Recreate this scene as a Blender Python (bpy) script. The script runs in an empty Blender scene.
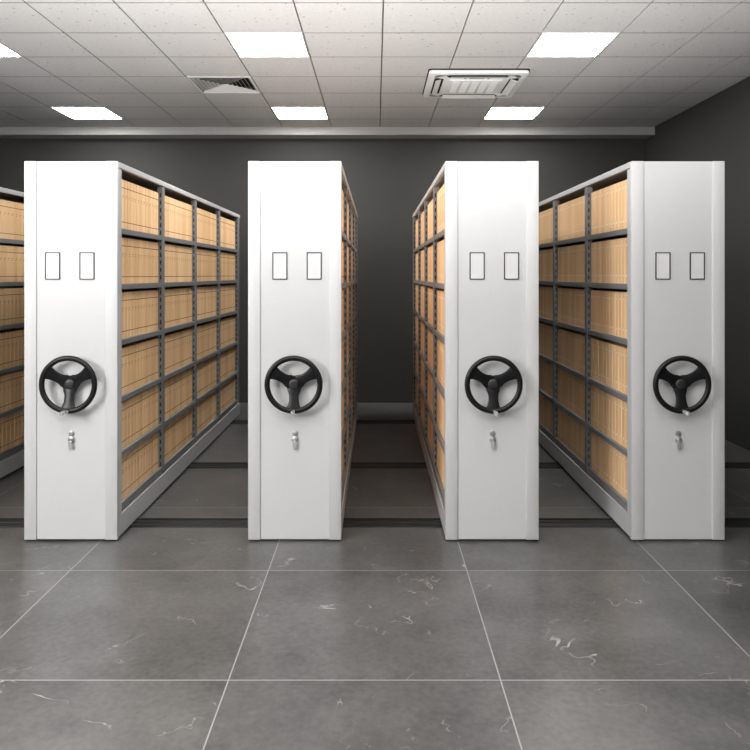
import bpy, bmesh, math, random
from mathutils import Vector, Matrix
random.seed(7)
R = math.radians
SC = bpy.context.scene
COL = SC.collection

# ------------------------------------------------------------------ camera, world, lights, exposure
EYE = 1.62
cam_d = bpy.data.cameras.new('camera')
cam = bpy.data.objects.new('camera', cam_d)
COL.objects.link(cam)
cam.location = (0, 0, EYE)
cam.rotation_euler = (R(90), 0, 0)
cam_d.sensor_width = 36
cam_d.lens = 36 * 720 / 750
cam_d.shift_y = -100 / 750
cam_d.shift_x = -1 / 750
cam_d.clip_start = 0.05
SC.camera = cam

SC.view_settings.view_transform = 'Standard'
SC.view_settings.look = 'None'
SC.view_settings.gamma = 1
SC.view_settings.use_curve_mapping = False
SC.view_settings.exposure = 0.0

w = bpy.data.worlds.new('world')
SC.world = w
w.use_nodes = True
w.node_tree.nodes['Background'].inputs[0].default_value = (0.95, 0.97, 1.0, 1)
w.node_tree.nodes['Background'].inputs[1].default_value = 0.35


def area(name, loc, target, sx, sy, power, col=(1, 1, 1)):
    d = bpy.data.lights.new(name, 'AREA')
    d.shape = 'RECTANGLE'; d.size = sx; d.size_y = sy
    d.energy = power; d.color = col
    o = bpy.data.objects.new(name, d)
    COL.objects.link(o)
    o.location = loc
    o.rotation_euler = (Vector(target) - Vector(loc)).to_track_quat('-Z', 'Y').to_euler()
    return o


k = area('left_key', (-4.8, 0.6, 2.55), (0.6, 5.4, 1.3), 2.8, 1.6, 330, (1, 1, 1))  # added key light from the left; that wall has no window
u = area('ceiling_fill', (-0.8, -0.6, 0.3), (-0.5, 1.5, 3.4), 4.0, 1.2, 520, (1, 1, 1))  # added unseen fill, aimed up to brighten the ceiling
u.data.spread = R(82)

# ------------------------------------------------------------------ materials
MATS = {}


def mat(name, col, rough=0.5, metal=0.0, emit=None, spec=0.5):
    if name in MATS: return MATS[name]
    m = bpy.data.materials.new(name)
    m.use_nodes = True
    b = m.node_tree.nodes['Principled BSDF']
    b.inputs['Base Color'].default_value = (*col, 1)
    b.inputs['Roughness'].default_value = rough
    b.inputs['Metallic'].default_value = metal
    b.inputs['Specular IOR Level'].default_value = spec
    if emit:
        b.inputs['Emission Color'].default_value = (*col, 1)
        b.inputs['Emission Strength'].default_value = emit
    MATS[name] = m
    return m


def nodes(m):
    nt = m.node_tree
    return nt, nt.nodes, nt.links, nt.nodes['Principled BSDF']


def paint_noise(m, col, amt=0.05, scale=25, bump=0.0):
    nt, N, L, b = nodes(m)
    tc = N.new('ShaderNodeTexCoord')
    no = N.new('ShaderNodeTexNoise'); no.inputs['Scale'].default_value = scale
    no.inputs['Detail'].default_value = 4
    L.new(tc.outputs['Object'], no.inputs['Vector'])
    mr = N.new('ShaderNodeMapRange')
    mr.inputs['To Min'].default_value = 1 - amt; mr.inputs['To Max'].default_value = 1 + amt
    L.new(no.outputs['Fac'], mr.inputs['Value'])
    mx = N.new('ShaderNodeVectorMath'); mx.operation = 'SCALE'
    mx.inputs[0].default_value = col
    L.new(mr.outputs[0], mx.inputs['Scale'])
    L.new(mx.outputs[0], b.inputs['Base Color'])
    if bump:
        bp = N.new('ShaderNodeBump'); bp.inputs['Strength'].default_value = bump
        bp.inputs['Distance'].default_value = 0.002
        L.new(no.outputs['Fac'], bp.inputs['Height']); L.new(bp.outputs[0], b.inputs['Normal'])
    return m


WHITE = paint_noise(mat('white_powder_coat', (0.575, 0.575, 0.575), 0.42), (0.575, 0.575, 0.575), 0.02, 60, 0.04)
RAIL = paint_noise(mat('light_grey_steel', (0.5, 0.5, 0.5), 0.45), (0.52, 0.52, 0.52), 0.03, 30)
GREY = paint_noise(mat('grey_steel', (0.2, 0.2, 0.2), 0.45), (0.21, 0.212, 0.216), 0.05, 30)
SLOT = mat('slot_black', (0.012, 0.012, 0.012), 0.8)
BLACK = mat('black_plastic', (0.007, 0.007, 0.0075), 0.34, spec=0.3)
HUBM = mat('black_hub_plastic', (0.02, 0.02, 0.021), 0.4)
CHROME = mat('chrome', (0.8, 0.8, 0.8), 0.22, 0.7)
NICKEL = mat('brushed_nickel', (0.42, 0.42, 0.42), 0.35, 0.6)
OUTL = mat('black_outline', (0.02, 0.02, 0.02), 0.5)
LABELW = mat('label_window', (0.66, 0.66, 0.66), 0.25)
PANELEM = mat('light_diffuser', (1, 0.99, 0.97), 0.5, emit=38)
ACW = paint_noise(mat('white_plastic', (0.78, 0.77, 0.75), 0.4), (0.78, 0.77, 0.75), 0.01)
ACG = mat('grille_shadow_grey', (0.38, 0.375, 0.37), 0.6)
VANE = mat('vane_blue_grey', (0.35, 0.38, 0.4), 0.4)
DARKV = mat('duct_dark', (0.03, 0.03, 0.03), 0.9, spec=0.05)
LOUV = mat('louvre_paint', (0.62, 0.61, 0.59), 0.5)
LOUVSHADE = mat('louvre_back_shade', (0.02, 0.02, 0.02), 0.9, spec=0.0)  # shade between the slats, put into the colour of their backs
TRACK = paint_noise(mat('track_steel', (0.03, 0.03, 0.03), 0.5, spec=0.2), (0.022, 0.022, 0.022), 0.15, 12)
TRACKL = mat('track_edge_steel', (0.16, 0.155, 0.15), 0.4, 0.3)
LINE = mat('file_line_brown', (0.2, 0.085, 0.045), 0.7)
MARKP = mat('file_pale_mark', (0.95, 0.85, 0.68), 0.6)
MARKB = mat('file_faint_mark', (0.42, 0.23, 0.13), 0.6)


def kraft():
    m = mat('kraft_board', (0.68, 0.4, 0.19), 0.65)
    nt, N, L, b = nodes(m)
    g = N.new('ShaderNodeNewGeometry')
    oi = N.new('ShaderNodeObjectInfo')
    ad = N.new('ShaderNodeMath'); ad.operation = 'ADD'
    L.new(g.outputs['Random Per Island'], ad.inputs[0]); L.new(oi.outputs['Random'], ad.inputs[1])
    fr = N.new('ShaderNodeMath'); fr.operation = 'FRACT'; L.new(ad.outputs[0], fr.inputs[0])
    cr = N.new('ShaderNodeValToRGB')
    cr.color_ramp.elements[0].color = (0.82, 0.51, 0.25, 1)
    cr.color_ramp.elements[1].color = (0.94, 0.64, 0.36, 1)
    L.new(fr.outputs[0], cr.inputs[0])
    L.new(cr.outputs[0], b.inputs['Base Color'])
    return m


KRAFT = kraft()


def wall_mat(name, col):
    return paint_noise(mat(name, col, 0.75, spec=0.25), col, 0.06, 3)


WALL = wall_mat('charcoal_wall_paint', (0.05, 0.049, 0.047))


def tile_ceiling():
    m = mat('mineral_fibre_tile', (0.6, 0.58, 0.56), 0.85, spec=0.2)
    nt, N, L, b = nodes(m)
    tc = N.new('ShaderNodeTexCoord')
    v = N.new('ShaderNodeTexVoronoi'); v.inputs['Scale'].default_value = 14
    v.inputs['Randomness'].default_value = 1
    L.new(tc.outputs['Object'], v.inputs['Vector'])
    n = N.new('ShaderNodeTexNoise'); n.inputs['Scale'].default_value = 9; n.inputs['Detail'].default_value = 3
    L.new(tc.outputs['Object'], n.inputs['Vector'])
    th = N.new('ShaderNodeMath'); th.operation = 'MULTIPLY'; th.inputs[1].default_value = 0.22
    L.new(n.outputs['Fac'], th.inputs[0])
    lt = N.new('ShaderNodeMath'); lt.operation = 'LESS_THAN'
    L.new(v.outputs['Distance'], lt.inputs[0]); L.new(th.outputs[0], lt.inputs[1])
    n2 = N.new('ShaderNodeTexNoise'); n2.inputs['Scale'].default_value = 45; n2.inputs['Detail'].default_value = 5
    L.new(tc.outputs['Object'], n2.inputs['Vector'])
    base = N.new('ShaderNodeMix'); base.data_type = 'RGBA'
    base.inputs['A'].default_value = (0.52, 0.505, 0.49, 1); base.inputs['B'].default_value = (0.68, 0.66, 0.645, 1)
    L.new(n2.outputs['Fac'], base.inputs['Factor'])
    mx = N.new('ShaderNodeMix'); mx.data_type = 'RGBA'
    mx.inputs['B'].default_value = (0.36, 0.34, 0.325, 1)
    L.new(base.outputs['Result'], mx.inputs['A']); L.new(lt.outputs[0], mx.inputs['Factor'])
    L.new(mx.outputs['Result'], b.inputs['Base Color'])
    return m


CEIL = tile_ceiling()
TBAR = mat('ceiling_joint', (0.16, 0.155, 0.15), 0.7)
TEE = mat('ceiling_cross_tee', (0.3, 0.29, 0.28), 0.7)
CORN = paint_noise(mat('cornice_paint', (0.42, 0.41, 0.4), 0.6), (0.42, 0.41, 0.4), 0.02, 5)


def floor_mat():
    m = mat('grey_stone_tile', (0.15, 0.15, 0.15), 0.28)
    nt, N, L, b = nodes(m)
    tc = N.new('ShaderNodeTexCoord')
    sp = N.new('ShaderNodeSeparateXYZ'); L.new(tc.outputs['Object'], sp.inputs[0])
    P = 1.066

    def joint(out, off, P_):
        P = P_
        a = N.new('ShaderNodeMath'); a.operation = 'SUBTRACT'; a.inputs[1].default_value = off - 50 * P
        L.new(out, a.inputs[0])
        d = N.new('ShaderNodeMath'); d.operation = 'DIVIDE'; d.inputs[1].default_value = P
        L.new(a.outputs[0], d.inputs[0])
        f = N.new('ShaderNodeMath'); f.operation = 'FRACT'; L.new(d.outputs[0], f.inputs[0])
        s = N.new('ShaderNodeMath'); s.operation = 'SUBTRACT'; s.inputs[1].default_value = 0.5
        L.new(f.outputs[0], s.inputs[0])
        ab = N.new('ShaderNodeMath'); ab.operation = 'ABSOLUTE'; L.new(s.outputs[0], ab.inputs[0])
        g = N.new('ShaderNodeMath'); g.operation = 'GREATER_THAN'; g.inputs[1].default_value = 0.5 - 0.0025
        L.new(ab.outputs[0], g.inputs[0])
        fl = N.new('ShaderNodeMath'); fl.operation = 'FLOOR'; L.new(d.outputs[0], fl.inputs[0])
        return g, fl
    gx, fx = joint(sp.outputs['X'], -0.59, 1.088)
    gy, fy = joint(sp.outputs['Y'], 3.947, 1.068)
    mxj = N.new('ShaderNodeMath'); mxj.operation = 'MAXIMUM'
    L.new(gx.outputs[0], mxj.inputs[0]); L.new(gy.outputs[0], mxj.inputs[1])
    cell = N.new('ShaderNodeCombineXYZ'); L.new(fx.outputs[0], cell.inputs[0]); L.new(fy.outputs[0], cell.inputs[1])
    wn = N.new('ShaderNodeTexWhiteNoise'); L.new(cell.outputs[0], wn.inputs['Vector'])
    offs = N.new('ShaderNodeVectorMath'); offs.operation = 'MULTIPLY_ADD'
    L.new(wn.outputs['Color'], offs.inputs[0]); offs.inputs[1].default_value = (9, 9, 9)
    L.new(tc.outputs['Object'], offs.inputs[2])
    n1 = N.new('ShaderNodeTexNoise'); n1.inputs['Scale'].default_value = 2.2; n1.inputs['Detail'].default_value = 9
    n1.inputs['Roughness'].default_value = 0.62
    L.new(offs.outputs[0], n1.inputs['Vector'])
    cr = N.new('ShaderNodeValToRGB')
    cr.color_ramp.elements[0].position = 0.3; cr.color_ramp.elements[0].color = (0.066, 0.065, 0.064, 1)
    cr.color_ramp.elements[1].position = 0.72; cr.color_ramp.elements[1].color = (0.135, 0.133, 0.13, 1)
    nf = N.new('ShaderNodeTexNoise'); nf.inputs['Scale'].default_value = 38; nf.inputs['Detail'].default_value = 4
    L.new(offs.outputs[0], nf.inputs['Vector'])
    mf = N.new('ShaderNodeMath'); mf.operation = 'MULTIPLY_ADD'; mf.inputs[1].default_value = 0.45
    L.new(nf.outputs['Fac'], mf.inputs[0])
    sf = N.new('ShaderNodeMath'); sf.operation = 'SUBTRACT'; sf.inputs[1].default_value = 0.225
    L.new(n1.outputs['Fac'], sf.inputs[0]); L.new(sf.outputs[0], mf.inputs[2])
    L.new(mf.outputs[0], cr.inputs[0])
    # thin broken pale veins
    n2 = N.new('ShaderNodeTexNoise'); n2.inputs['Scale'].default_value = 1.5; n2.inputs['Detail'].default_value = 5
    n2.inputs['Distortion'].default_value = 0.6
    L.new(offs.outputs[0], n2.inputs['Vector'])
    s2 = N.new('ShaderNodeMath'); s2.operation = 'SUBTRACT'; s2.inputs[1].default_value = 0.5
    L.new(n2.outputs['Fac'], s2.inputs[0])
    a2 = N.new('ShaderNodeMath'); a2.operation = 'ABSOLUTE'; L.new(s2.outputs[0], a2.inputs[0])
    l2 = N.new('ShaderNodeMath'); l2.operation = 'LESS_THAN'; l2.inputs[1].default_value = 0.0022
    L.new(a2.outputs[0], l2.inputs[0])
    n3 = N.new('ShaderNodeTexNoise'); n3.inputs['Scale'].default_value = 7; L.new(offs.outputs[0], n3.inputs['Vector'])
    g3 = N.new('ShaderNodeMapRange'); g3.inputs['From Min'].default_value = 0.52; g3.inputs['From Max'].default_value = 0.68
    g3.inputs['To Max'].default_value = 0.8
    L.new(n3.outputs['Fac'], g3.inputs['Value'])
    vm = N.new('ShaderNodeMath'); vm.operation = 'MULTIPLY'
    L.new(l2.outputs[0], vm.inputs[0]); L.new(g3.outputs[0], vm.inputs[1])
    mv = N.new('ShaderNodeMix'); mv.data_type = 'RGBA'; mv.inputs['B'].default_value = (0.4, 0.39, 0.37, 1)
    L.new(vm.outputs[0], mv.inputs['Factor']); L.new(cr.outputs[0], mv.inputs['A'])
    mj = N.new('ShaderNodeMix'); mj.data_type = 'RGBA'; mj.inputs['B'].default_value = (0.33, 0.325, 0.32, 1)
    L.new(mxj.outputs[0], mj.inputs['Factor']); L.new(mv.outputs['Result'], mj.inputs['A'])
    L.new(mj.outputs['Result'], b.inputs['Base Color'])
    return m


FLOOR = floor_mat()


# ------------------------------------------------------------------ mesh helpers
class MB:
    def __init__(self):
        self.v = []; self.f = []; self.mi = []; self.mats = []

    def m(self, material):
        if material not in self.mats: self.mats.append(material)
        return self.mats.index(material)

    def add(self, verts, faces, material):
        n = len(self.v); k = self.m(material)
        self.v += [tuple(p) for p in verts]
        for f in faces:
            self.f.append([i + n for i in f]); self.mi.append(k)

    def box(self, x0, x1, y0, y1, z0, z1, material):
        if x0 > x1: x0, x1 = x1, x0
        v = [(x0, y0, z0), (x1, y0, z0), (x1, y1, z0), (x0, y1, z0), (x0, y0, z1), (x1, y0, z1), (x1, y1, z1), (x0, y1, z1)]
        f = [(3, 2, 1, 0), (4, 5, 6, 7), (0, 1, 5, 4), (1, 2, 6, 5), (2, 3, 7, 6), (3, 0, 4, 7)]
        self.add(v, f, material)

    def prism(self, pts, axis, a0, a1, material):
        """extrude 2-D polygon along an axis: 0=x (pts y,z) 1=y (pts x,z) 2=z (pts x,y)"""
        def P(p, a):
            return [(a, p[0], p[1]), (p[0], a, p[1]), (p[0], p[1], a)][axis]
        n = len(pts)
        v = [P(p, a0) for p in pts] + [P(p, a1) for p in pts]
        f = [list(range(n))[::-1], [i + n for i in range(n)]] + [(i, (i + 1) % n, (i + 1) % n + n, i + n) for i in range(n)]
        self.add(v, f, material)

    def lathe_y(self, prof, cx, cz, material, seg=24):
        """profile of (radius, y), turned round an axis parallel to y"""
        v = []; f = []
        for r, y in prof:
            for k in range(seg):
                a = 2 * math.pi * k / seg
                v.append((cx + r * math.cos(a), y, cz + r * math.sin(a)))
        for i in range(len(prof) - 1):
            for k in range(seg):
                f.append((i * seg + k, i * seg + (k + 1) % seg, (i + 1) * seg + (k + 1) % seg, (i + 1) * seg + k))
        f.append(list(range(seg))); f.append([(len(prof) - 1) * seg + k for k in range(seg)][::-1])
        self.add(v, f, material)

    def torus_y(self, R0, r0, cx, cy, cz, material, n=64, k=14, ry=None):
        ry = ry or r0
        v = []; f = []
        for i in range(n):
            a = 2 * math.pi * i / n
            for j in range(k):
                b = 2 * math.pi * j / k
                rr = R0 + r0 * math.cos(b)
                v.append((cx + rr * math.cos(a), cy + ry * math.sin(b), cz + rr * math.sin(a)))
        for i in range(n):
            for j in range(k):
                f.append((i * k + j, ((i + 1) % n) * k + j, ((i + 1) % n) * k + (j + 1) % k, i * k + (j + 1) % k))
        self.add(v, f, material)

    def mesh(self, name, bevel=0.0, smooth=False, seg=2):
        me = bpy.data.meshes.new(name)
        me.from_pydata(self.v, [], self.f)
        for m_ in self.mats: me.materials.append(m_)
        for p, k in zip(me.polygons, self.mi): p.material_index = k
        bm = bmesh.new(); bm.from_mesh(me)
        bmesh.ops.recalc_face_normals(bm, faces=bm.faces)
        if bevel:
            es = [e for e in bm.edges if len(e.link_faces) == 2 and e.calc_face_angle(0) > 0.6]
            bmesh.ops.bevel(bm, geom=es, offset=bevel, segments=seg, affect='EDGES', profile=0.5)
        bm.to_mesh(me); bm.free()
        if smooth:
            for p in me.polygons: p.use_smooth = True
            me.set_sharp_from_angle(angle=R(35))
        return me

    def build(self, name, parent=None, bevel=0.0, smooth=False, loc=(0, 0, 0), seg=2):
        o = bpy.data.objects.new(name, self.mesh(name, bevel, smooth, seg))
        COL.objects.link(o)
        o.location = loc
        if parent: o.parent = parent
        return o


def one(name, box, material, parent=None, bevel=0.0):
    b = MB(); b.box(*box, material)
    return b.build(name, parent, bevel)


def thing(name, label, cat, loc=(0, 0, 0), group=None):
    o = bpy.data.objects.new(name, None)
    COL.objects.link(o); o.location = loc; o.empty_display_size = 0.1
    tag(o, label, cat, group)
    return o


def tag(o, label, cat, group=None, kind=None):
    assert 4 <= len(label.split()) <= 16, label
    o['label'] = label; o['category'] = cat
    if group: o['group'] = group
    if kind: o['kind'] = kind


def struct(o):
    o['kind'] = 'structure'
    return o


# ------------------------------------------------------------------ room shell
XL, XR, YB, YF, CZ = -5.0, 3.437, 9.13, -4.2, EYE + 1.827
struct(one('floor', (XL - .15, XR + .15, YF, YB + .15, -.12, 0), FLOOR))
struct(one('wall_back', (XL - .15, XR + .15, YB, YB + .15, 0, CZ + .14), WALL))
struct(one('wall_right', (XR, XR + .15, YF, YB, 0, CZ + .14), WALL))
struct(one('wall_left', (XL - .15, XL, YF, YB, 0, CZ + .14), WALL))

# suspended ceiling: tiles with recessed joints; openings where the light panels and the diffuser sit
T = 0.6
CX0, CY0 = 0.049, 9.034
LIGHT_CELLS = [(c, r) for r in (1, 5) for c in (-6, -2, 2)]      # column, row counted from the cornice
VENT_CELLS = [(-3, 3)]
cb = MB()
cb.box(XL, XR, YF, YB, CZ + .07, CZ + .14, TBAR)
g = 0.0055
for c in range(-9, 6):
    for r in range(-1, 22):
        if (c, r) in LIGHT_CELLS or (c, r) in VENT_CELLS: continue
        x0, x1 = CX0 + c * T, CX0 + (c + 1) * T
        y1 = CY0 - r * T; y0 = y1 - T
        x0, x1 = max(x0, XL), min(x1, XR)
        y0, y1 = max(y0, YF), min(y1, YB)
        if x1 - x0 < .03 or y1 - y0 < .03: continue
        cb.box(x0 + g, x1 - g, y0 + g * 2, y1 - g * 2, CZ, CZ + .018, CEIL)
# T-bars seen inside the joints
for c in range(-8, 6):
    x = CX0 + c * T; cb.box(x - .012, x + .012, YF, YB, CZ + .019, CZ + .024, TBAR)
for r in range(1, 22):
    y = CY0 - r * T; 
    for c in range(-9, 6):      # cross tees sit flush between the tiles
        if (c, r) in LIGHT_CELLS or (c, r - 1) in LIGHT_CELLS or (c, r) in VENT_CELLS or (c, r - 1) in VENT_CELLS: continue
        x0, x1 = max(CX0 + c * T, XL), min(CX0 + (c + 1) * T, XR)
        cb.box(x0 + g, x1 - g, y - .0105, y + .0105, CZ + .0005, CZ + .018, TEE)
ceil = struct(cb.build('ceiling'))
tr = MB()
tr.box(XL, XR, 8.87, YB, CZ - .1, CZ - .001, CORN)
tr.box(XL, XR, 8.862, 8.87, CZ - .1, CZ - .088, CORN)
struct(tr.build('trim_1', bevel=.002))


# ------------------------------------------------------------------ mobile shelving cabinets
Y0, Y1 = 4.369, 8.31
HW = 0.283
TOP = 2.30
SHELF_Z = [1.898, 1.552, 1.206, 0.853, 0.512, 0.193]
POSTS = [5.328, 6.293, 7.248, 8.235]
BAYS = [(4.45, 5.293), (5.364, 6.258), (6.329, 7.213), (7.284, 8.16)]


def spider(mb, cx, cz, yc):
    """three flared arms, dished back towards the hub, on a round boss"""
    prof = [(0, .022), (.02, .036), (.040, .040), (.050, .0345), (.062, .0305), (.078, .0285), (.10, .0295), (.12, .034), (.135, .040), (.148, .048), (.158, .056)]
    dish = lambda d: .034 * max(0, 1 - d / .15)
    for a in (R(-90), R(30), R(150)):
        ca, sa = math.cos(a), math.sin(a)
        v = []; f = []
        for sd, wd in prof:
            for t_ in (-1, -.8, 0, .8, 1):
                x, z = ca * sd - sa * wd * t_, sa * sd + ca * wd * t_
                y = yc + dish(sd) + (.0035 if abs(t_) == 1 else 0)
                v.append((cx + x, y - .006, cz + z))
            for t_ in (-1, 1):
                x, z = ca * sd - sa * wd * t_, sa * sd + ca * wd * t_
                v.append((cx + x, yc + dish(sd) + .007, cz + z))
        for i in range(len(prof) - 1):
            p, q = i * 7, (i + 1) * 7
            for c in range(4): f.append((p + c, p + c + 1, q + c + 1, q + c))
            f.append((p, q, q + 5, p + 5)); f.append((p + 4, p + 6, q + 6, q + 4)); f.append((p + 5, q + 5, q + 6, p + 6))
        f.append((0, 5, 6, 4, 3, 2, 1)); e = (len(prof) - 1) * 7; f.append((e, e + 1, e + 2, e + 3, e + 4, e + 6, e + 5))
        mb.add(v, f, BLACK)
    mb.lathe_y([(.050, yc + .040), (.051, yc + .027), (.047, yc + .022), (.02, yc + .022)], cx, cz, BLACK, 36)


def make_handwheel(par, cx, cz):
    yc = Y0 - .055
    hb = MB()
    hb.torus_y(.1585, .0165, cx, yc, cz, BLACK, ry=.014)
    wheel = hb.build('handwheel', par, smooth=True)
    sb = MB()
    spider(sb, cx, cz, yc)
    sb.build('spokes', wheel, smooth=True)
    ab = MB()
    ab.lathe_y([(.03, Y0 + .012), (.03, yc + .040), (.036, yc + .038)], cx, cz, BLACK, 28)
    ab.build('axle', wheel, smooth=True)
    cb_ = MB()
    cb_.lathe_y([(.031, yc + .026), (.030, yc + .014), (.027, yc + .011), (.018, yc + .009), (.004, yc + .008)], cx, cz, HUBM, 28)
    cb_.build('hub_cap', wheel, smooth=True)
    kb = MB()
    kz = cz - .158
    kx = cx + .002
    kb.lathe_y([(.006, yc - .008), (.006, yc - .03)], kx, kz, BLACK, 14)
    kb.lathe_y([(.006, yc - .018), (.011, yc - .022), (.0125, yc - .05), (.0135, yc - .090), (.010, yc - .100)], kx, kz, CHROME, 16)
    k = kb.build('crank_knob', wheel, smooth=True)
    k['label'] = 'chrome turning knob on the black wheel'


def make_cabinet(xc, label, lab_dx=.014, front=True):
    t = thing('mobile_shelving_cabinet', label, 'shelving cabinet', (xc, Y0, .012), 'row of mobile shelving cabinets')
    # children are built in world-like coordinates centred on x = 0, then offset by the empty
    kids = []

    def B(name, mb, bevel=0.0, smooth=False, par=None):
        o = mb.build(name, par or t, bevel, smooth)
        if par is None: o.location = (0, -Y0, 0)
        return o
    # front end panel: two raised side flanges and a recessed middle sheet
    fb = MB()
    fb.box(-HW + .07, HW - .07, Y0 + .009, Y0 + .028, .002, TOP - .001, WHITE)
    fp = B('end_panel', fb)
    for s in (-1, 1):
        f2 = MB()
        xs = sorted((s * HW, s * (HW - .074)))
        f2.box(xs[0], xs[1], Y0, Y0 + .034, 0, TOP, WHITE)
        B('panel_flange', f2, bevel=.004, smooth=True)
    # label frames
    if front:
        for s in (-1, 1):
            lx = lab_dx + s * .1045
            lb = MB()
            w_, h_, e = .0455, .083, .006
            z_ = 1.663
            yy = Y0 + .004
            lb.box(lx - w_, lx + w_, yy, Y0 + .010, z_ + h_ - e, z_ + h_, OUTL)
            lb.box(lx - w_, lx + w_, yy, Y0 + .010, z_ - h_, z_ - h_ + e, OUTL)
            lb.box(lx - w_, lx - w_ + e, yy, Y0 + .010, z_ - h_ + e, z_ + h_ - e, OUTL)
            lb.box(lx + w_ - e, lx + w_, yy, Y0 + .010, z_ - h_ + e, z_ + h_ - e, OUTL)
            fr = B('label_frame', lb)
            wb = MB(); wb.box(lx - w_ + e, lx + w_ - e, Y0 + .0065, Y0 + .0095, z_ - h_ + e, z_ + h_ - e, LABELW)
            B('label_card', wb, par=fr)
        hw = make_handwheel(t, .008 if lab_dx < 0 else 0, .951)
        for o in list(t.children):
            if o.name.startswith('handwheel'): o.location = (0, -Y0, 0)
        lk = MB()
        lk.lathe_y([(.017, Y0 + .010), (.017, Y0 + .003), (.013, Y0 + .001)], 0.003, .645, NICKEL, 20)
        lk.lathe_y([(.0205, Y0 + .010), (.0205, Y0 + .002), (.016, Y0 - .001)], 0.003, .608, NICKEL, 20)
        lk.lathe_y([(.010, Y0 - .0005), (.010, Y0 - .006), (.008, Y0 - .008)], 0.003, .608, NICKEL, 16)
        lock = B('lock', lk, smooth=True)
        kb = MB()
        pts = []
        for k in range(9):
            a = R(180 * k / 8); pts.append((.003 + .0125 * math.cos(a), .589 + .0125 * math.sin(a)))
        for k in range(9):
            a = R(180 + 180 * k / 8); pts.append((.003 + .0115 * math.cos(a), .561 + .0115 * math.sin(a)))
        kb.prism(pts, 1, Y0 - .011, Y0 - .0065, CHROME)
        B('key', kb, bevel=.001, par=lock)
    # top plate and rails
    tb = MB(); tb.box(-HW + .006, HW - .006, Y0 + .034, Y1 - .012, TOP - .022, TOP - .004, GREY); B('top_plate', tb)
    for s in (-1, 1):
        b = MB(); b.box(s * HW, s * (HW - .022), Y0 + .034, Y1, TOP - .036, TOP, RAIL); B('top_rail', b, bevel=.003)
        b = MB(); b.box(s * HW, s * (HW - .05), Y0 + .034, Y1, .008, .137, RAIL); B('base_beam', b, bevel=.003)
        b = MB(); b.box(s * HW, s * (HW - .03), Y0 + .034, Y0 + .078, .137, TOP - .043, RAIL); B('end_post', b, bevel=.002)
        # slotted uprights
        for k, y in enumerate(POSTS):
            hwid = .028 if k < 3 else .05
            b = MB()
            b.box(s * (HW - .002), s * (HW - .042), y - hwid, y + hwid, .16, TOP - .043, GREY)
            z = .2
            while z < TOP - .08:
                for yy in (y - hwid - .0006, y + hwid):
                    b.box(s * (HW - .011), s * (HW - .020), yy, yy + .0006, z, z + .03, SLOT)
                z += .055
            B('upright', b)
    # centre sheet, rear end panel
    b = MB(); b.box(-.003, .003, Y0 + .04, Y1 - .03, .14, TOP - .025, GREY); B('divider_sheet', b)
    b = MB(); b.box(-HW + .043, HW - .043, Y1 - .03, Y1 - .005, .025, TOP - .023, GREY); B('rear_panel', b)
    # shelves
    edges = [Y0 + .08] + [p for p in POSTS]
    for si, z in enumerate(SHELF_Z):
        for k in range(4):
            a = (Y0 + .079) if k == 0 else POSTS[k - 1] + .0285
            e = POSTS[k] - (.0285 if k < 3 else .051)
            b = MB()
            th = .034 if si < 5 else .055
            b.box(-HW + .012, HW - .012, a, e, z - .02, z, GREY)
            for s in (-1, 1):
                b.box(s * (HW - .007), s * (HW - .012), a, e, z - th, z, GREY)
                b.box(s * (HW - .012), s * (HW - .0255), a, e, z - th, z - th + .004, GREY)
            B('shelf', b, bevel=.0015, smooth=False)
    # rollers on the rails
    for y in (4.70, 6.11, 7.92):
        for s in (-1, 1):
            b = MB()
            v = []; n = 20; r = .05
            pts = [(y + r * math.cos(2 * math.pi * q / n), .0535 + r * math.sin(2 * math.pi * q / n)) for q in range(n)]
            b.prism(pts, 0, s * .19, s * .16, NICKEL); B('roller', b, smooth=True)
    return t


CABS = [
    (-3.238, 'light grey mobile shelving cabinet cut off by the left edge of the picture', .0),
    (-1.853, 'white mobile shelving cabinet with full tan file shelves, leftmost of the four showing a handwheel', -.008),
    (-.494, 'white mobile shelving cabinet left of the central aisle, its side shelves seen almost edge-on', .014),
    (.705, 'white mobile shelving cabinet right of the central aisle, files showing on its left side', .014),
    (1.834, 'light grey-white mobile shelving cabinet with handwheel, rightmost in the row by the right wall', .014),
]
for xc, lab, dx in CABS:
    make_cabinet(xc, lab, dx)


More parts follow.
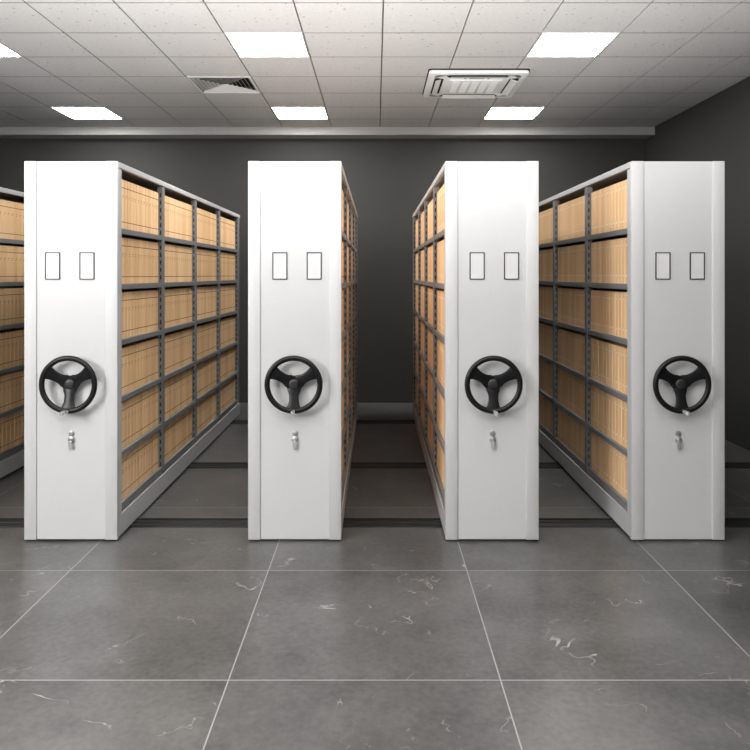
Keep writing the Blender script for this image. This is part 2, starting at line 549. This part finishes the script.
# ------------------------------------------------------------------ files on the shelves
def file_geo(mb, xo, s, y0, wd, z0, h, kind, lean=0.0):
    """one file: xo = spine plane x, s = side it faces, from y0 for wd, standing on z0"""
    D = .232
    r = .006
    if kind == 'lined':
        bands = [(0, .043, KRAFT), (.042, .0468, LINE), (.0468, h - .054, KRAFT), (h - .054, h - .0492, LINE), (h - .0492, h, KRAFT)]
    else:
        bands = [(0, h, KRAFT)]
    # spine cross-section (x, y), rounded front corners
    cs = [(-D, 0), (-r * 1.2, 0), (-r * .35, r * .35), (0, r * 1.3), (0, wd - r * 1.3), (-r * .35, wd - r * .35), (-r * 1.2, wd), (-D, wd)]
    n = len(cs)
    zs = [b_[0] for b_ in bands] + [h]
    v = []
    for z in zs:
        for x, y in cs:
            v.append((xo + s * x, y0 + y, z0 + z))
    base = len(mb.v)
    mb.v += v
    for k, b_ in enumerate(bands):
        for i in range(n):
            j = (i + 1) % n
            mb.f.append([base + k * n + i, base + k * n + j, base + (k + 1) * n + j, base + (k + 1) * n + i])
            mb.mi.append(mb.m(b_[2] if 1 <= i <= 5 else KRAFT))
    mb.f.append([base + i for i in range(n)]); mb.mi.append(mb.m(KRAFT))
    mb.f.append([base + len(bands) * n + i for i in range(n)]); mb.mi.append(mb.m(KRAFT))
    e = .0006
    if kind == 'lined':
        mb.box(xo, xo + s * e, y0 + wd * .35, y0 + wd * .75, z0 + h - .105, z0 + h - .1, MARKB)
        mb.box(xo, xo + s * e, y0 + wd * .3, y0 + wd * .55, z0 + h - .118, z0 + h - .113, MARKB)
    else:
        for zz in (.046, h - .052):
            mb.box(xo, xo + s * e, y0 + wd * .33, y0 + wd * .67, z0 + zz, z0 + zz + .011, MARKP)


ORD = ['first', 'second', 'third', 'fourth', 'fifth', 'sixth', 'seventh', 'eighth', 'ninth', 'tenth', 'eleventh', 'twelfth',
       'thirteenth', 'fourteenth', 'fifteenth']
SHN = ['top', 'second', 'third', 'fourth', 'fifth', 'bottom']
NF = 14
REC = .027
FH = .292
TALL = {0: .02, 5: -.008}
allf = []
for ci, sides in ((0, (1,)), (1, (1,)), (2, (1,)), (3, (-1,)), (4, (-1,))):
    for s in sides:
        xo = CABS[ci][0] + s * (HW - REC)
        for bi, (a, e) in enumerate(BAYS):
            pitch = (e - a) / NF
            for si, z in enumerate(SHELF_Z):
                for k in range(NF):
                    y = a + k * pitch
                    px0 = 376 + xo * 720 / y
                    px1 = 376 + xo * 720 / (y + pitch)
                    lo, hi = min(px0, px1), max(px0, px1)
                    if ci == 0: lo, hi = max(lo, 0), min(hi, 24)
                    if ci == 4: lo = max(lo, 540)
                    vis = max(0, hi - lo) * FH * 720 / y
                    allf.append((vis, ci, s, xo, bi, si, k, y, pitch, z))
# front files of the cut-off cabinet are hidden from the photo; they go with the uncounted rest
allf.sort(key=lambda f: -f[0])
near = allf[:300]
rest = allf[300:]
protos = {}
cabname = {0: 'far-left cut-off cabinet', 1: 'leftmost complete cabinet', 4: 'rightmost cabinet', 3: 'cabinet right of centre', 2: 'cabinet left of centre'}
bayname = ['nearest bay', 'second bay', 'third bay', 'far bay']
# visible order inside the strip of the cut-off cabinet, counted from the white cabinet leftwards
vis0 = {}
for f in near:
    if f[1] == 0: vis0.setdefault(f[5], []).append(f)
for key in vis0: vis0[key].sort(key=lambda f: -f[7])
for f in near:
    vis, ci, s, xo, bi, si, k, y, pitch, z = f
    kind = 'lined' if ci <= 2 else 'marked'
    wd = pitch - .0025
    key = (kind, s, bi, TALL.get(si, 0))
    if key not in protos:
        mb = MB(); file_geo(mb, 0, s, 0, wd, 0, FH + TALL.get(si, 0), kind)
        protos[key] = mb.mesh('file_box')
    o = bpy.data.objects.new('file_box', protos[key])
    COL.objects.link(o)
    o.location = (xo - s * random.choice((0, 0, 0, .001, .002)), y + .00125, z + .0122)
    shelf = SHN[si] + ' shelf'
    if ci == 0:
        n = vis0[si].index(f)
        lab = '%s tan lined file left of the white cabinet edge, %s, far-left cut-off cabinet' % (ORD[n], shelf)
    else:
        lab = '%s tan %s file from the front, %s, %s, %s' % (ORD[k], 'lined' if kind == 'lined' else 'pale-dotted', shelf, bayname[bi], cabname[ci])
    tag(o, lab, 'file', 'tan files on the %s of the %s' % (shelf, cabname[ci]))
mb = MB()
for vis, ci, s, xo, bi, si, k, y, pitch, z in rest:
    file_geo(mb, xo, s, y + .00125, pitch - .0025, z + .0122, FH + TALL.get(si, 0), 'lined' if ci <= 2 else 'marked')
o = mb.build('file_boxes')
tag(o, 'rows of tan files filling the deeper bays and the two middle cabinets', 'file', kind='stuff')

# ------------------------------------------------------------------ floor rails
for yc, lab in ((4.70, 'dark steel floor track nearest the front, crossing under the cabinet fronts'),
                (6.11, 'dark steel floor track halfway down the aisles, between two others'),
                (7.92, 'dark steel floor track farthest back, near the rear wall')):
    b = MB()
    prof = [(-.082, 0), (-.080, .006), (-.07, .009), (.022, .009), (.022, .003), (.05, .003), (.05, .012), (.062, .013), (.078, .013), (.082, 0)]
    b.prism([(yc + y, z + .0005) for y, z in prof], 0, XL + .02, XR - .02, TRACK)
    b.prism([(yc - .02, .0095), (yc - .018, .015), (yc + .018, .015), (yc + .02, .0095)], 0, XL + .02, XR - .02, TRACK)
    b.box(XL + .02, XR - .02, yc + .064, yc + .078, .0135, .0145, TRACKL)
    o = b.build('floor_track')
    tag(o, lab, 'floor track', 'steel tracks under the cabinets')

# ------------------------------------------------------------------ ceiling lights
LN = {(-6, 1): 'square ceiling light panel near the rear wall, at the left',
      (-2, 1): 'square ceiling light panel near the rear wall, above the cabinet left of centre',
      (2, 1): 'square ceiling light panel near the rear wall, behind the air conditioner at right',
      (-6, 5): 'square ceiling light panel cut by the left edge of the picture',
      (-2, 5): 'square ceiling light panel above the air vent, nearer the camera, left of centre',
      (2, 5): 'square ceiling light panel nearer the camera, right of the air conditioner'}
for (c, r) in LIGHT_CELLS:
    x = CX0 + (c + .5) * T; y = CY0 - (r + .5) * T
    lab = LN.get((c, r), 'square ceiling light panel behind the camera, row %s, column %s' % ({9: 'one', 13: 'two'}.get(r, r), {-6: 'left', -2: 'middle', 2: 'right'}[c]))
    t = thing('ceiling_light', lab, 'ceiling light', (x, y, CZ), 'recessed square ceiling lights')
    b = MB(); h = .294
    for sx in (-1, 1):
        b.box(sx * h, sx * (h - .012), -h, h, -.002, .03, ACW)
        b.box(-h + .012, h - .012, sx * h if sx < 0 else h - .012, (-h + .012) if sx < 0 else h, -.002, .03, ACW)
    b.build('light_frame', t)
    b = MB(); b.box(-h + .012, h - .012, -h + .012, h - .012, .002, .008, PANELEM)
    b.build('diffuser', t)

# ------------------------------------------------------------------ four-way air diffuser
x = CX0 - 2.5 * T; y = CY0 - 3.5 * T
t = thing('air_diffuser', 'square white four-way air diffuser with slanted louvres set in the ceiling', 'air vent', (x, y, CZ))
b = MB(); h = .296
for sx in (-1, 1):
    b.box(sx * h, sx * (h - .022), -h, h, -.003, .012, ACW)
    b.box(-h + .022, h - .022, sx * h if sx < 0 else h - .022, (-h + .022) if sx < 0 else h, -.003, .012, ACW)
b.build('frame', t)
b = MB(); b.box(-.29, .29, -.29, .29, .06, .066, DARKV); b.build('duct_back', t)
NR = 7
for k in range(NR):
    ho = .268 - k * .038          # outer half-size at the lower lip
    hi = ho - .016                # inner, higher
    b = MB()
    th = .002
    def ring(hh, z): return [(-hh, -hh, z), (hh, -hh, z), (hh, hh, z), (-hh, hh, z)]
    hi = max(hi, .004)
    v = ring(ho, .001) + ring(hi, .019) + ring(ho, .001 + th * .7) + ring(hi - .0005, .019 + th * .7)
    fa, fb_ = [], []
    for i in range(4):
        j = (i + 1) % 4
        fa += [(i, j, j + 4, i + 4), (i, j, j + 8, i + 8), (i + 4, j + 4, j + 12, i + 12)]
        fb_ += [(i + 8, j + 8, j + 12, i + 12)]
    n0 = len(v)
    b.add(v, fa, LOUV)
    k1 = b.m(LOUVSHADE)
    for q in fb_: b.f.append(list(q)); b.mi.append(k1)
    b.build('louvre', t)


# ------------------------------------------------------------------ cassette air conditioner
def rrect(h, r, n=6):
    pts = []
    for cx, cy, a0 in ((h - r, h - r, 0), (-h + r, h - r, 90), (-h + r, -h + r, 180), (h - r, -h + r, 270)):
        for k in range(n + 1):
            a = R(a0 + 90 * k / n); pts.append((cx + r * math.cos(a), cy + r * math.sin(a)))
    return pts


ax, ay = .918, 6.82
t = thing('air_conditioner', 'white square cassette air conditioner hanging from the ceiling right of centre', 'air conditioner', (ax, ay, CZ))
b = MB(); b.prism(rrect(.452, .035), 2, -.010, -.0005, DARKV); b.build('shadow_gasket', t)  # dark sheet standing in for the shadow line round the panel
b = MB(); b.prism(rrect(.445, .035), 2, -.040, -.010, ACW)
b.build('panel', t, bevel=.007, smooth=True)
# central intake
b = MB()
b.prism(rrect(.245, .02), 2, -.052, -.040, ACW)
gr = b.build('intake_grille', t, bevel=.004, smooth=True)
b = MB()
for i in range(5):
    for j in range(5):
        cx, cy = -.176 + i * .088, -.176 + j * .088
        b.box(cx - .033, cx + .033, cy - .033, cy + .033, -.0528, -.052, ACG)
        for q in range(4):
            yy = cy - .030 + q * .0175
            b.box(cx - .033, cx + .033, yy, yy + .007, -.056, -.0528, ACW)
b.build('grille_louvres', gr)
# four outlets, each with a vane
for k in range(4):
    rot = Matrix.Rotation(R(90 * k), 4, 'Z')
    b = MB()
    # trapezoid dark outlet near the edge at -y
    b.prism([(-.30, -.385), (.30, -.385), (.255, -.30), (-.255, -.30)], 2, -.0412, -.040, DARKV)
    o = b.build('air_outlet', t); o.matrix_local = rot
    vb = MB()
    if k in (0, 3):
        vb.prism([(-.372, -.052), (-.368, -.055), (-.322, -.046), (-.322, -.042)], 0, -.245, .245, VANE if k == 0 else ACW)
    else:       # these flaps hang further open
        vb.prism([(-.375, -.062), (-.370, -.065), (-.312, -.046), (-.314, -.042)], 0, -.26, .26, ACW)
    v_ = vb.build('air_vane', o, bevel=.0008)
    cbm = MB()
    for s in (-1, 1):       # curved corner blanks
        pts = [(s * .262, -.388), (s * .352, -.388), (s * .388, -.352), (s * .388, -.335), (s * .34, -.335), (s * .30, -.362), (s * .262, -.378)]
        cbm.prism(pts, 2, -.0418, -.0402, VANE)
    cbm.build('corner_slot', o)
b = MB()
for xx, ww in ((-.105, .012), (0, .07), (.105, .012)):
    b.box(xx - ww, xx + ww, -.274, -.262, -.0418, -.040, DARKV)
b.build('display_marks', t)
